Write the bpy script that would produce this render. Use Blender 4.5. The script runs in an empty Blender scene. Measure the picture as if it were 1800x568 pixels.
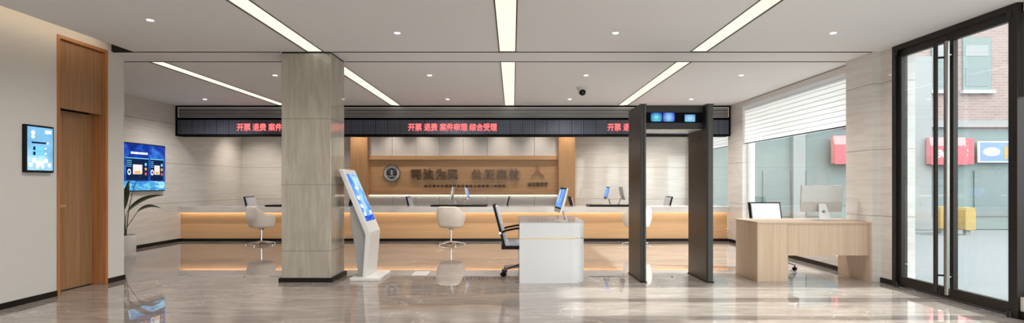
import bpy, bmesh, math, random
from mathutils import Vector, Matrix
random.seed(7)
PI = math.pi
sc = bpy.context.scene
col = sc.collection

# ------------------------------------------------------------------ materials
def srgb(r, g, b):
    def f(c):
        c /= 255.0
        return c / 12.92 if c <= 0.04045 else ((c + 0.055) / 1.055) ** 2.4
    return (f(r), f(g), f(b), 1.0)

class NT:
    def __init__(s, name):
        s.m = bpy.data.materials.new(name); s.m.use_nodes = True
        s.t = s.m.node_tree; s.t.nodes.clear()
        s.out = s.t.nodes.new('ShaderNodeOutputMaterial')
    def n(s, typ, **kw):
        nd = s.t.nodes.new(typ)
        for k, v in kw.items():
            if k.startswith('i_'):
                key = k[2:].replace('_', ' ')
                nd.inputs[key].default_value = v
            else:
                setattr(nd, k, v)
        return nd
    def l(s, a, b): s.t.links.new(a, b)
    def ramp(s, fac, stops):
        r = s.n('ShaderNodeValToRGB'); e = r.color_ramp.elements
        while len(e) < len(stops): e.new(0.5)
        for i, (p, c) in enumerate(stops): e[i].position = p; e[i].color = c
        s.l(fac, r.inputs[0]); return r.outputs[0]
    def coords(s, scale=(1, 1, 1), loc=(0, 0, 0)):
        tc = s.n('ShaderNodeTexCoord'); mp = s.n('ShaderNodeMapping')
        mp.inputs['Scale'].default_value = scale; mp.inputs['Location'].default_value = loc
        s.l(tc.outputs['Object'], mp.inputs[0]); return mp.outputs[0]
    def bsdf(s, **kw):
        b = s.n('ShaderNodeBsdfPrincipled', **kw); s.l(b.outputs[0], s.out.inputs[0]); return b

def plain(name, c, rough=0.5, metal=0.0, spec=0.5, vary=0.02, coat=0.0):
    t = NT(name); b = t.bsdf(i_Roughness=rough, i_Metallic=metal)
    b.inputs['Specular IOR Level'].default_value = spec
    b.inputs['Coat Weight'].default_value = coat
    nz = t.n('ShaderNodeTexNoise', i_Scale=35.0, i_Detail=2.0); t.l(t.coords(), nz.inputs[0])
    lo = tuple(max(0, x * (1 - vary)) for x in c[:3]) + (1,); hi = tuple(min(1, x * (1 + vary)) for x in c[:3]) + (1,)
    t.l(t.ramp(nz.outputs[0], [(0.3, lo), (0.7, hi)]), b.inputs['Base Color'])
    return t.m

def emit(name, c, strength):
    t = NT(name); e = t.n('ShaderNodeEmission'); e.inputs[0].default_value = c; e.inputs[1].default_value = strength
    t.l(e.outputs[0], t.out.inputs[0]); return t.m

def wood(name, c1, c2, c3, scale, rough=0.4, spec=0.4):
    t = NT(name); b = t.bsdf(i_Roughness=rough); b.inputs['Specular IOR Level'].default_value = spec
    co = t.coords(scale)
    nz = t.n('ShaderNodeTexNoise', i_Scale=1.0, i_Detail=6.0, i_Roughness=0.6, i_Distortion=0.3); t.l(co, nz.inputs[0])
    t.l(t.ramp(nz.outputs[0], [(0.3, c1), (0.5, c2), (0.7, c3)]), b.inputs['Base Color'])
    return t.m

def stone(name, dark, mid, light, scale, joints=None, off=0.0, rough=0.08, vjoint=None, coat=0.0, spec=0.5):
    t = NT(name); b = t.bsdf(i_Roughness=rough, i_IOR=1.55)
    b.inputs['Specular IOR Level'].default_value = spec; b.inputs['Coat Weight'].default_value = coat; b.inputs['Coat Roughness'].default_value = 0.02
    co = t.coords(scale)
    n1 = t.n('ShaderNodeTexNoise', i_Scale=1.0, i_Detail=8.0, i_Roughness=0.62, i_Distortion=0.6); t.l(co, n1.inputs[0])
    c = t.ramp(n1.outputs[0], [(0.28, dark), (0.5, mid), (0.74, light)])
    n2 = t.n('ShaderNodeTexNoise', i_Scale=0.25, i_Detail=3.0); t.l(co, n2.inputs[0])
    mx = t.n('ShaderNodeMix', data_type='RGBA', blend_type='MULTIPLY'); mx.inputs[0].default_value = 0.5
    t.l(c, mx.inputs[6]); t.l(t.ramp(n2.outputs[0], [(0.35, (.95, .947, .943, 1)), (0.65, (1, 1, 1, 1))]), mx.inputs[7])
    outc = mx.outputs[2]
    if joints:
        tc = t.n('ShaderNodeTexCoord'); sp = t.n('ShaderNodeSeparateXYZ'); t.l(tc.outputs['Object'], sp.inputs[0])
        def line(src, period, o):
            a = t.n('ShaderNodeMath', operation='ADD'); t.l(src, a.inputs[0]); a.inputs[1].default_value = 50 * period - o + period / 2
            m = t.n('ShaderNodeMath', operation='MODULO'); t.l(a.outputs[0], m.inputs[0]); m.inputs[1].default_value = period
            d = t.n('ShaderNodeMath', operation='SUBTRACT'); t.l(m.outputs[0], d.inputs[0]); d.inputs[1].default_value = period / 2
            ab = t.n('ShaderNodeMath', operation='ABSOLUTE'); t.l(d.outputs[0], ab.inputs[0])
            lt = t.n('ShaderNodeMath', operation='LESS_THAN'); t.l(ab.outputs[0], lt.inputs[0]); lt.inputs[1].default_value = 0.0028
            return lt.outputs[0]
        f = line(sp.outputs[2], joints, off)
        mj = t.n('ShaderNodeMix', data_type='RGBA'); t.l(f, mj.inputs[0]); t.l(outc, mj.inputs[6]); mj.inputs[7].default_value = srgb(112, 104, 96)
        outc = mj.outputs[2]
    t.l(outc, b.inputs['Base Color'])
    return t.m

def floor_mat():
    t = NT('polished_brown_marble'); b = t.bsdf(i_Roughness=0.012, i_IOR=1.62)
    b.inputs['Specular IOR Level'].default_value = 0.75
    co = t.coords((1.2, 5.0, 1)); 
    n1 = t.n('ShaderNodeTexNoise', i_Scale=1.3, i_Detail=10.0, i_Roughness=0.68, i_Distortion=0.8); t.l(co, n1.inputs[0])
    base = t.ramp(n1.outputs[0], [(0.25, srgb(112, 104, 98)), (0.5, srgb(142, 133, 127)), (0.75, srgb(168, 160, 154))])
    # white veins: thin ridges where a warped field crosses its middle value
    def vein(scale, seed, width, detail=5.0):
        c2 = t.coords((0.7, 1.0, 1), (seed, seed * 0.7, 0))
        nz = t.n('ShaderNodeTexNoise', i_Scale=scale, i_Detail=detail, i_Roughness=0.55, i_Distortion=0.35); t.l(c2, nz.inputs[0])
        s_ = t.n('ShaderNodeMath', operation='SUBTRACT'); t.l(nz.outputs[0], s_.inputs[0]); s_.inputs[1].default_value = 0.5
        a = t.n('ShaderNodeMath', operation='ABSOLUTE'); t.l(s_.outputs[0], a.inputs[0])
        return t.ramp(a.outputs[0], [(0.0, (1, 1, 1, 1)), (width, (0, 0, 0, 1))])
    v1 = vein(0.5, 3.1, 0.0035, 9.0); v2 = vein(1.0, 11.7, 0.003, 9.0)
    mk = t.n('ShaderNodeTexNoise', i_Scale=0.9, i_Detail=2.0); t.l(t.coords((1, 1, 1), (5, 9, 0)), mk.inputs[0])
    mask = t.ramp(mk.outputs[0], [(0.50, (0, 0, 0, 1)), (0.62, (1, 1, 1, 1))])
    ad = t.n('ShaderNodeMath', operation='MAXIMUM'); t.l(v1, ad.inputs[0]); t.l(v2, ad.inputs[1])
    ml = t.n('ShaderNodeMath', operation='MULTIPLY'); t.l(ad.outputs[0], ml.inputs[0]); t.l(mask, ml.inputs[1])
    m2 = t.n('ShaderNodeMath', operation='MULTIPLY'); t.l(ml.outputs[0], m2.inputs[0]); m2.inputs[1].default_value = 0.55
    mx = t.n('ShaderNodeMix', data_type='RGBA'); t.l(m2.outputs[0], mx.inputs[0]); t.l(base, mx.inputs[6]); mx.inputs[7].default_value = srgb(225, 215, 205)
    t.l(mx.outputs[2], b.inputs['Base Color'])
    return t.m

def glass_mat(name, tint, refl=1.0):
    t = NT(name)
    tr = t.n('ShaderNodeBsdfTransparent'); tr.inputs[0].default_value = tint
    gl = t.n('ShaderNodeBsdfGlossy'); gl.inputs['Roughness'].default_value = 0.01; gl.inputs[0].default_value = (refl, refl, refl, 1)
    fr = t.n('ShaderNodeFresnel'); ge = t.n('ShaderNodeNewGeometry')   # both faces of the pane reflect alike
    io = t.n('ShaderNodeMix', data_type='FLOAT'); t.l(ge.outputs['Backfacing'], io.inputs[0]); io.inputs[2].default_value = 1.5; io.inputs[3].default_value = 1 / 1.5
    t.l(io.outputs[0], fr.inputs[0])
    mx = t.n('ShaderNodeMixShader'); t.l(fr.outputs[0], mx.inputs[0]); t.l(tr.outputs[0], mx.inputs[1]); t.l(gl.outputs[0], mx.inputs[2])
    t.l(mx.outputs[0], t.out.inputs[0]); return t.m

def blind_mat():
    t = NT('white_blind_fabric')
    d = t.n('ShaderNodeBsdfDiffuse'); d.inputs[0].default_value = (.84, .84, .84, 1)
    tr = t.n('ShaderNodeBsdfTranslucent'); tr.inputs[0].default_value = (.84, .84, .84, 1)
    mx = t.n('ShaderNodeMixShader'); mx.inputs[0].default_value = 0.42
    t.l(d.outputs[0], mx.inputs[1]); t.l(tr.outputs[0], mx.inputs[2]); t.l(mx.outputs[0], t.out.inputs[0]); return t.m

def brick_mat():
    t = NT('red_brick'); b = t.bsdf(i_Roughness=0.85)
    tc = t.n('ShaderNodeTexCoord'); sp = t.n('ShaderNodeSeparateXYZ'); t.l(tc.outputs['Object'], sp.inputs[0])
    cb = t.n('ShaderNodeCombineXYZ'); t.l(sp.outputs[0], cb.inputs[0]); t.l(sp.outputs[2], cb.inputs[1])
    br = t.n('ShaderNodeTexBrick', i_Scale=1.0); t.l(cb.outputs[0], br.inputs[0])
    br.inputs['Color1'].default_value = srgb(140, 118, 113); br.inputs['Color2'].default_value = srgb(152, 130, 125)
    br.inputs['Mortar'].default_value = srgb(156, 146, 142); br.inputs['Mortar Size'].default_value = 0.008
    br.inputs['Brick Width'].default_value = 0.21; br.inputs['Row Height'].default_value = 0.072
    t.l(br.outputs[0], b.inputs['Base Color']); return t.m

def led_mat():
    t = NT('led_module_grid'); b = t.bsdf(i_Roughness=0.35)
    tc = t.n('ShaderNodeTexCoord'); sp = t.n('ShaderNodeSeparateXYZ'); t.l(tc.outputs['Object'], sp.inputs[0])
    def g(src, per, w):
        a = t.n('ShaderNodeMath', operation='ADD'); t.l(src, a.inputs[0]); a.inputs[1].default_value = 40.0
        m = t.n('ShaderNodeMath', operation='MODULO'); t.l(a.outputs[0], m.inputs[0]); m.inputs[1].default_value = per
        c = t.n('ShaderNodeMath', operation='GREATER_THAN'); t.l(m.outputs[0], c.inputs[0]); c.inputs[1].default_value = w
        return c.outputs[0]
    m = t.n('ShaderNodeMath', operation='MULTIPLY'); t.l(g(sp.outputs[0], 0.032, 0.014), m.inputs[0]); t.l(g(sp.outputs[2], 0.0213, 0.006), m.inputs[1])
    m3 = t.n('ShaderNodeMath', operation='MULTIPLY'); t.l(m.outputs[0], m3.inputs[0]); t.l(g(sp.outputs[0], 0.256, 0.02), m3.inputs[1])
    mx = t.n('ShaderNodeMix', data_type='RGBA'); t.l(m3.outputs[0], mx.inputs[0]); mx.inputs[6].default_value = srgb(6, 6, 10); mx.inputs[7].default_value = srgb(112, 118, 142)
    t.l(mx.outputs[2], b.inputs['Base Color']); return t.m

def screen_mat(name, dark, mid, light, strength, scale=(3, 3, 3)):
    t = NT(name); e = t.n('ShaderNodeEmission'); e.inputs[1].default_value = strength
    nz = t.n('ShaderNodeTexNoise', i_Scale=1.0, i_Detail=3.0, i_Distortion=1.0); t.l(t.coords(scale), nz.inputs[0])
    t.l(t.ramp(nz.outputs[0], [(0.35, dark), (0.52, mid), (0.68, light)]), e.inputs[0])
    g = t.n('ShaderNodeBsdfGlossy'); g.inputs['Roughness'].default_value = 0.05; g.inputs[0].default_value = (.04, .04, .04, 1)
    ad = t.n('ShaderNodeAddShader'); t.l(e.outputs[0], ad.inputs[0]); t.l(g.outputs[0], ad.inputs[1]); t.l(ad.outputs[0], t.out.inputs[0]); return t.m

def spot_screen(name, mid, edge, strength, center, size):
    "screen picture: bright figure in the middle on a dark blue ground"
    t = NT(name); e = t.n('ShaderNodeEmission'); e.inputs[1].default_value = strength
    co = t.coords((1 / size[0], 0, 1 / size[1]), (-center[0] / size[0], 0, -center[1] / size[1]))
    gr = t.n('ShaderNodeTexGradient', gradient_type='SPHERICAL'); t.l(co, gr.inputs[0])
    nz = t.n('ShaderNodeTexNoise', i_Scale=14.0, i_Detail=6.0); t.l(co, nz.inputs[0])
    m = t.n('ShaderNodeMath', operation='MULTIPLY'); t.l(gr.outputs[0], m.inputs[0]); t.l(nz.outputs[0], m.inputs[1])
    t.l(t.ramp(m.outputs[0], [(0.04, edge), (0.26, tuple((a + b) / 2 for a, b in zip(edge, mid))), (0.5, mid)]), e.inputs[0])
    t.l(e.outputs[0], t.out.inputs[0]); return t.m

M = {}
M['paint'] = plain('warm_white_wall_paint', srgb(203, 199, 194), 0.7, spec=0.2, vary=0.004)
M['ceiling'] = plain('white_ceiling_paint', srgb(234, 235, 237), 0.8, spec=0.15, vary=0.005)
M['floor'] = floor_mat()
M['marble'] = stone('travertine_wall_marble', srgb(206, 200, 193), srgb(216, 211, 205), srgb(225, 220, 215), (1.6, 1.6, 22), 0.82, 0.0, 0.05, spec=0.45)
M['colmarble'] = stone('column_marble', srgb(156, 147, 134), srgb(170, 161, 148), srgb(184, 176, 164), (16, 16, 2.0), 0.819, 0.387, 0.06, spec=0.7)
M['topmarble'] = stone('counter_marble', srgb(196, 190, 184), srgb(212, 207, 202), srgb(222, 218, 214), (1.5, 3, 6), None, 0, 0.12)
M['black'] = plain('black_skirting', srgb(14, 11, 11), 0.4, spec=0.3)
M['blackgap'] = plain('black_gap', srgb(16, 13, 12), 0.8)
M['blackplastic'] = plain('black_plastic', srgb(10, 10, 12), 0.45, spec=0.2)
M['fascia'] = plain('fascia_black', srgb(5, 5, 6), 0.6, spec=0.08)
M['door'] = wood('door_wood', srgb(134, 98, 66), srgb(148, 110, 76), srgb(160, 122, 88), (34, 34, 1.2), 0.45)
M['doorframe'] = wood('door_frame_wood', srgb(152, 98, 58), srgb(166, 110, 66), srgb(178, 122, 76), (30, 30, 1.2), 0.4)
M['hwood'] = wood('honey_wood_horizontal', srgb(200, 154, 110), srgb(208, 163, 118), srgb(216, 172, 128), (1.0, 3, 26), 0.42)
M['cwood'] = wood('counter_wood', srgb(208, 164, 120), srgb(215, 172, 127), srgb(222, 180, 136), (0.8, 3, 22), 0.42)
M['vwood'] = wood('honey_wood_vertical', srgb(198, 150, 104), srgb(207, 160, 114), srgb(216, 170, 124), (24, 24, 0.9), 0.42)
M['deskwood'] = wood('desk_wood', srgb(182, 157, 133), srgb(192, 167, 143), srgb(201, 177, 153), (38, 38, 1.1), 0.4)
M['whitepanel'] = plain('white_lacquer_panel', srgb(214, 208, 203), 0.35)
M['whitegloss'] = plain('white_gloss_lacquer', srgb(210, 210, 212), 0.16, spec=0.5, vary=0.004)
M['kioskwhite'] = plain('kiosk_white_shell', srgb(216, 214, 211), 0.3, vary=0.005)
M['kioskgrey'] = plain('kiosk_grey_back', srgb(150, 148, 146), 0.35)
M['topgrey'] = plain('grey_gloss_top', srgb(176, 177, 181), 0.08, spec=0.7, vary=0.004)
M['gold'] = plain('brushed_gold', srgb(196, 160, 116), 0.3, metal=0.7)
M['bronze'] = plain('dark_bronze_metal', srgb(46, 41, 38), 0.35, metal=0.5)
M['bronzerim'] = plain('bronze_rim', srgb(60, 46, 32), 0.5, metal=0.1)
M['gate'] = plain('gate_grey_metal', srgb(36, 32, 29), 0.34, metal=0.2)
M['gatelight'] = plain('gate_light_edge', srgb(62, 61, 57), 0.3, metal=0.2)
M['chrome'] = plain('chrome', srgb(225, 225, 228), 0.08, metal=1.0)
M['silver'] = plain('silver_aluminium', srgb(205, 204, 202), 0.35, metal=0.35)
M['steelpull'] = plain('satin_steel_pull', srgb(150, 148, 144), 0.25, metal=0.9)
M['leather'] = plain('cream_leather', srgb(226, 216, 205), 0.45)
M['greypad'] = plain('light_grey_upholstery', srgb(212, 213, 222), 0.5)
M['strip'] = emit('linear_light_diffuser', (1.0, 0.98, 0.82, 1), 0.43)
M['spot'] = emit('downlight_lens', (1.0, 0.97, 0.9, 1), 14.0)
M['cove'] = emit('warm_led_strip', (1.0, 0.74, 0.45, 1), 12.0)
M['counterglow'] = emit('counter_led_strip', (1.0, 0.85, 0.66, 1), 5.5)
M['ledgeglow'] = emit('ledge_led_strip', (1.0, 0.88, 0.72, 1), 3.5)
M['covesoft'] = emit('warm_cove_strip', (1.0, 0.80, 0.55, 1), 7.0)
M['led'] = led_mat()
M['redled'] = emit('red_led_text', (1.0, 0.13, 0.13, 1), 0.8)
M['glass'] = glass_mat('greenish_glass', (.93, .965, .958, 1))
M['blind'] = blind_mat()
M['seam'] = plain('blind_seam_grey', srgb(140, 140, 140), 0.8)
M['sillwhite'] = plain('sill_white', srgb(170, 172, 172), 0.8)
M['brick'] = brick_mat()
M['teal'] = plain('teal_shopfront', srgb(118, 130, 128), 0.6)
M['tealdark'] = plain('dark_teal_glazing', srgb(110, 121, 121), 0.25)
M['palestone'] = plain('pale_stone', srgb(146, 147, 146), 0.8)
M['red'] = plain('red_awning_cloth', srgb(196, 96, 104), 0.8)
M['redlight'] = plain('pale_red_awning_cloth', srgb(200, 128, 130), 0.8)
M['white'] = plain('white_sign_paint', srgb(238, 236, 234), 0.6)
M['blue'] = plain('blue_sign_paint', srgb(112, 136, 176), 0.6)
M['yellow'] = plain('yellow_paint', srgb(168, 142, 84), 0.6)
M['pavement'] = plain('pale_pavement', srgb(84, 90, 94), 0.7)
M['darkdesk'] = plain('black_desk_top', srgb(14, 9, 9), 0.3, spec=0.15)
M['metalletter'] = plain('bronze_letter_metal', srgb(104, 78, 62), 0.3, metal=0.35)
M['bronzechar'] = plain('wood_tone_character', srgb(168, 122, 84), 0.4)
M['brownletter'] = plain('brown_letter', srgb(74, 40, 20), 0.4, metal=0.2)
M['emblemwhite'] = plain('emblem_white', srgb(222, 218, 220), 0.35)
M['emblemblack'] = plain('emblem_black', srgb(20, 18, 22), 0.3)
M['soil'] = plain('dark_soil', srgb(60, 44, 36), 0.9, vary=0.3)
M['pot'] = plain('white_ceramic_pot', srgb(222, 218, 216), 0.35)
M['leaf'] = plain('dark_green_leaf', srgb(52, 72, 50), 0.35, vary=0.25)
M['leafrib'] = plain('yellow_green_rib', srgb(170, 190, 80), 0.4)
M['stem'] = plain('green_stem', srgb(70, 84, 50), 0.5, vary=0.2)
M['monblue'] = screen_mat('blue_desktop_picture', srgb(90, 140, 226), srgb(130, 176, 240), srgb(205, 226, 252), 0.50, (5, 5, 5))
M['kioskblue'] = screen_mat('kiosk_blue_picture', srgb(76, 132, 226), srgb(120, 172, 242), srgb(178, 214, 250), 0.53, (4, 4, 4))
M['deepblue'] = screen_mat('deep_blue_picture', srgb(20, 40, 150), srgb(40, 80, 200), srgb(110, 160, 240), 0.50, (30, 30, 30))
M['uiwhite'] = emit('ui_white', (0.95, 0.97, 1, 1), 0.56)
M['uiyellow'] = emit('ui_cream', srgb(255, 240, 190), 0.56)
M['uicyan'] = emit('ui_cyan', srgb(120, 205, 240), 0.50)
M['uinavy'] = emit('ui_navy', srgb(24, 44, 84), 0.34)
M['uiblue'] = emit('ui_blue', srgb(40, 96, 190), 0.45)
M['uired'] = emit('ui_red', srgb(225, 90, 90), 0.45)
M['uiorange'] = emit('ui_orange', srgb(240, 180, 90), 0.45)
M['uiphoto'] = emit('ui_photo', srgb(228, 222, 226), 0.50)
M['tvblue'] = screen_mat('tv_night_blue', srgb(10, 30, 110), srgb(18, 56, 160), srgb(50, 120, 210), 0.48, (2.5, 2.5, 3.5))
M['tvaqua'] = screen_mat('tv_aqua_floor', srgb(40, 120, 190), srgb(80, 170, 215), srgb(170, 225, 245), 0.50, (4, 4, 12))
M['skyblue'] = screen_mat('pale_blue_picture', srgb(104, 168, 212), srgb(134, 192, 228), srgb(190, 232, 246), 0.48, (1.5, 2.5, 2.5))

# ------------------------------------------------------------------ helpers
def box(bm, x0, x1, y0, y1, z0, z1):
    v = [bm.verts.new(p) for p in ((x0,y0,z0),(x1,y0,z0),(x1,y1,z0),(x0,y1,z0),(x0,y0,z1),(x1,y0,z1),(x1,y1,z1),(x0,y1,z1))]
    fs = [bm.faces.new([v[i] for i in f]) for f in ((0,3,2,1),(4,5,6,7),(0,1,5,4),(1,2,6,5),(2,3,7,6),(3,0,4,7))]
    return fs

def cyl(bm, p0, p1, r0, r1=None, n=24, caps=True):
    r1 = r0 if r1 is None else r1
    p0, p1 = Vector(p0), Vector(p1); d = (p1 - p0).normalized()
    a = d.cross(Vector((0, 0, 1)) if abs(d.z) < .9 else Vector((1, 0, 0))).normalized(); b = d.cross(a)
    A = [bm.verts.new(p0 + (a * math.cos(t) + b * math.sin(t)) * r0) for t in [2*PI*i/n for i in range(n)]]
    B = [bm.verts.new(p1 + (a * math.cos(t) + b * math.sin(t)) * r1) for t in [2*PI*i/n for i in range(n)]]
    for i in range(n): bm.faces.new((A[i], A[(i+1) % n], B[(i+1) % n], B[i]))
    if caps: bm.faces.new(A[::-1]); bm.faces.new(B)

def tube(bm, pts, r, n=10):
    "one swept tube through the points, r a number or a list"
    pts = [Vector(p) for p in pts]; rs = r if isinstance(r, (list, tuple)) else [r] * len(pts)
    rings = []; a = None
    for i, p in enumerate(pts):
        d = (pts[min(i+1, len(pts)-1)] - pts[max(i-1, 0)]).normalized()
        if a is None: a = d.cross(Vector((0, 0, 1)) if abs(d.z) < .9 else Vector((1, 0, 0))).normalized()
        a = (a - d * a.dot(d)).normalized(); b = d.cross(a)
        rings.append([bm.verts.new(p + (a * math.cos(2*PI*k/n) + b * math.sin(2*PI*k/n)) * rs[i]) for k in range(n)])
    for A, B in zip(rings, rings[1:]):
        for k in range(n): bm.faces.new((A[k], A[(k+1) % n], B[(k+1) % n], B[k]))
    bm.faces.new(rings[0][::-1]); bm.faces.new(rings[-1])

def prism(bm, poly, axis, a0, a1):
    "poly of 2-D points extruded along axis x|y|z from a0 to a1"
    def P(u, v, w): return {'x': (w, u, v), 'y': (u, w, v), 'z': (u, v, w)}[axis]
    A = [bm.verts.new(P(u, v, a0)) for u, v in poly]; B = [bm.verts.new(P(u, v, a1)) for u, v in poly]
    n = len(poly)
    for i in range(n): bm.faces.new((A[i], A[(i+1) % n], B[(i+1) % n], B[i]))
    bm.faces.new(A[::-1]); bm.faces.new(B)

def lathe(bm, prof, n=48, cx=0, cy=0):
    rings = []
    for r, z in prof:
        if r < 1e-6: rings.append([bm.verts.new((cx, cy, z))])
        else: rings.append([bm.verts.new((cx + r*math.cos(2*PI*k/n), cy + r*math.sin(2*PI*k/n), z)) for k in range(n)])
    for A, B in zip(rings, rings[1:]):
        for k in range(n):
            k2 = (k+1) % n
            if len(A) == 1 and len(B) == 1: continue
            if len(A) == 1: bm.faces.new((A[0], B[k], B[k2]))
            elif len(B) == 1: bm.faces.new((A[k], B[0], A[k2]))
            else: bm.faces.new((A[k], A[k2], B[k2], B[k]))

def obj(name, bm, mats, parent=None, bevel=0.0, smooth=None, loc=None):
    bmesh.ops.recalc_face_normals(bm, faces=bm.faces[:])
    me = bpy.data.meshes.new(name); bm.to_mesh(me); bm.free()
    for m in (mats if isinstance(mats, (list, tuple)) else [mats]): me.materials.append(m)
    o = bpy.data.objects.new(name, me); col.objects.link(o)
    if parent is not None: o.parent = parent
    if loc: o.location = loc
    if smooth is not None:
        me.polygons.foreach_set('use_smooth', [True] * len(me.polygons)); me.set_sharp_from_angle(angle=math.radians(smooth))
    if bevel:
        b = o.modifiers.new('bevel', 'BEVEL'); b.width = bevel; b.segments = 2; b.limit_method = 'ANGLE'; b.angle_limit = math.radians(40)
    return o

def bx(name, dims, mat, parent=None, bevel=0.0):
    bm = bmesh.new(); box(bm, *dims); return obj(name, bm, mat, parent, bevel)

def tag(o, label, cat, group=None, kind=None):
    if label: o['label'] = label
    if cat: o['category'] = cat
    if group: o['group'] = group
    if kind: o['kind'] = kind
    return o

def thing(name, label, cat, loc=(0, 0, 0), rz=0, group=None):
    o = bpy.data.objects.new(name, None); col.objects.link(o); o.empty_display_size = 0.1
    o.location = loc; o.rotation_euler = (0, 0, rz); return tag(o, label, cat, group)

def struct(o, label=None):
    o['kind'] = 'structure'
    if label: o['label'] = label
    return o

def copy_tree(o, parent=None):
    c = o.copy(); col.objects.link(c); c.parent = parent
    for ch in [x for x in bpy.data.objects if x.parent == o and x is not c]:
        copy_tree(ch, c)
    return c

def text(name, body, size, mat, parent, loc, rot=(PI/2, 0, 0), extrude=0.01, offset=0.0, shear=0.0, align='LEFT', width=None, bold=0.0):
    cu = bpy.data.curves.new(name, 'FONT'); cu.body = body; cu.size = size; cu.extrude = extrude; cu.offset = offset; cu.shear = shear
    cu.align_x = align; cu.align_y = 'BOTTOM_BASELINE'; cu.resolution_u = 4
    t = bpy.data.objects.new(name, cu); col.objects.link(t)
    bpy.context.view_layer.update()
    me = bpy.data.meshes.new_from_object(t.evaluated_get(bpy.context.evaluated_depsgraph_get()))
    bpy.data.objects.remove(t); bpy.data.curves.remove(cu)
    me.name = name
    if width:      # fit the run of characters to its measured width
        xs = [v.co.x for v in me.vertices]; s = width / max(1e-6, (max(xs) - min(xs))); x0 = min(xs)
        for v in me.vertices: v.co.x = (v.co.x - x0) * s
    if bold:       # thicken the strokes: slightly shifted copies of the same outlines
        bm = bmesh.new(); bm.from_mesh(me); src = bm.verts[:] + bm.edges[:] + bm.faces[:]
        for k, (dx, dy) in enumerate(((bold, 0), (-bold, 0), (0, bold), (0, -bold))):
            d = bmesh.ops.duplicate(bm, geom=src)
            bmesh.ops.translate(bm, verts=[g for g in d['geom'] if isinstance(g, bmesh.types.BMVert)], vec=(dx, dy, .0001 * (k + 1)))
        bm.to_mesh(me); bm.free()
    me.materials.clear(); me.materials.append(mat)
    o = bpy.data.objects.new(name, me); col.objects.link(o); o.location = loc; o.rotation_euler = rot
    if parent is not None: o.parent = parent
    return o

H = 2.854           # ceiling height
XR, XL, XW = 4.567, -7.06, -4.951   # right wall, far left marble wall, near left wall
YB = 14.1           # back wall
YBEAM0, YBEAM1 = 6.70, 7.23
YC = 11.40          # counter front
YN = -4.0           # wall behind the camera

# ------------------------------------------------------------------ room shell
struct(bx('floor', (XL - .3, XR, YN - .2, YB + .3, -0.15, 0), M['floor']))
DY0, DY1 = 5.87, 6.60      # timber door
bm = bmesh.new()
box(bm, XW - .22, XW, YN, DY0, 0, 3.2); box(bm, XW - .22, XW, DY1, YBEAM0, 0, 3.2)
box(bm, XW - .22, XW, DY0, DY1, 2.85, 3.2)
box(bm, XL - .2, XW, YBEAM0, 6.886, 0, 2.853)
struct(obj('wall_left', bm, M['paint']))
struct(bx('wall_left', (XL - .2, XL, 6.886, YB + .2, 0, 2.95), M['marble']))
struct(bx('wall_back', (XL, XR + .25, YB, YB + .2, 0, 2.95), M['marble']))
bm = bmesh.new()      # street front behind the camera: unseen glazed bays sized to let in sky light
box(bm, XW - .22, XR + .25, YN - .2, YN, 2.75, 3.2); box(bm, XW - .22, XR + .25, YN - .2, YN, 0, .12)
FB = [XW - .22, -3.2, .60, .90, XR - .25, XR + .25]
for i in range(0, 6, 2): box(bm, FB[i], FB[i+1], YN - .2, YN, .12, 2.75)
struct(obj('wall_front', bm, M['paint']))
# right wall: piers, curbs under the glass
bm = bmesh.new()
for y0, y1 in ((YBEAM0, YBEAM1),):
    box(bm, XR - .107, XR + .25, y0, y1, 0, 2.853)
box(bm, XR, XR + .25, 6.466, YBEAM0, 0, 2.853)
box(bm, XR, XR + .25, 7.23, 7.26, 0, 2.853)
box(bm, XR, XR + .25, 10.74, 11.45, 0, 2.853)
box(bm, XR, XR + .25, 13.95, YB, 0, 2.853)
box(bm, XR, XR + .25, 7.26, 10.74, 0, .20); box(bm, XR, XR + .25, 11.45, 13.95, 0, .20)
box(bm, XR, XR + .25, .8, 4.86, 0, .20); box(bm, XR, XR + .25, YN, .8, 0, 2.853)
struct(obj('wall_right', bm, M['marble']))
struct(bx('wall_right', (XR + .12, XR + .35, YN, YB + .2, 2.853, 3.2), M['paint']))

# skirtings
bm = bmesh.new(); box(bm, XW, XW + .012, YN, DY0 - .005, 0, .06); box(bm, XW, XW + .012, DY1 + .005, 6.886, 0, .06)
box(bm, XW, XW+.012, 6.886, 6.898, 0, .06)
struct(obj('baseboard_left', bm, M['black']))
struct(bx('baseboard_left', (XL, XL + .015, 6.9, YC + .03, 0, .062), M['black']))
bm = bmesh.new(); box(bm, XR - .012, XR, 7.26, YC, 0, .06); box(bm, XR - .012, XR, 6.466, 6.70, 0, .06); box(bm, XR - .012, XR, .0, 4.86, 0, .075)
struct(obj('baseboard_right', bm, M['black']))

# ceiling: front field, beam underside, rear field, with shadow gaps and slots for the linear lights
LX = (-4.785, -2.44, -0.062, 2.302)   # linear light centres
LW = 0.095
def ceiling_field(x0, x1, y0, y1, slots, z=H):
    bm = bmesh.new(); xs = [x0]
    for c in slots: xs += [c - LW - .012, c + LW + .012]
    xs.append(x1)
    for i in range(0, len(xs), 2): box(bm, xs[i], xs[i+1], y0, y1, z, z + .05)
    return bm
struct(obj('ceiling', ceiling_field(-4.695, XR + .12, YN, YBEAM0 - .005, LX[1:]), M['ceiling']))
struct(bx('ceiling', (XW, XR + .12, YBEAM0 + .004, YBEAM1 - .004, H, H + .3), M['ceiling']))
struct(bx('ceiling', (XL - .2, XW, 6.886, YBEAM1 - .004, H, H + .3), M['ceiling']))
struct(obj('ceiling', ceiling_field(XL, XR + .12, YBEAM1 + .004, YB, LX, H + .004), M['ceiling']))
struct(bx('ceiling', (XL - .3, XR + .4, YN - .2, YB + .3, 3.2, 3.3), M['paint']))
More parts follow.
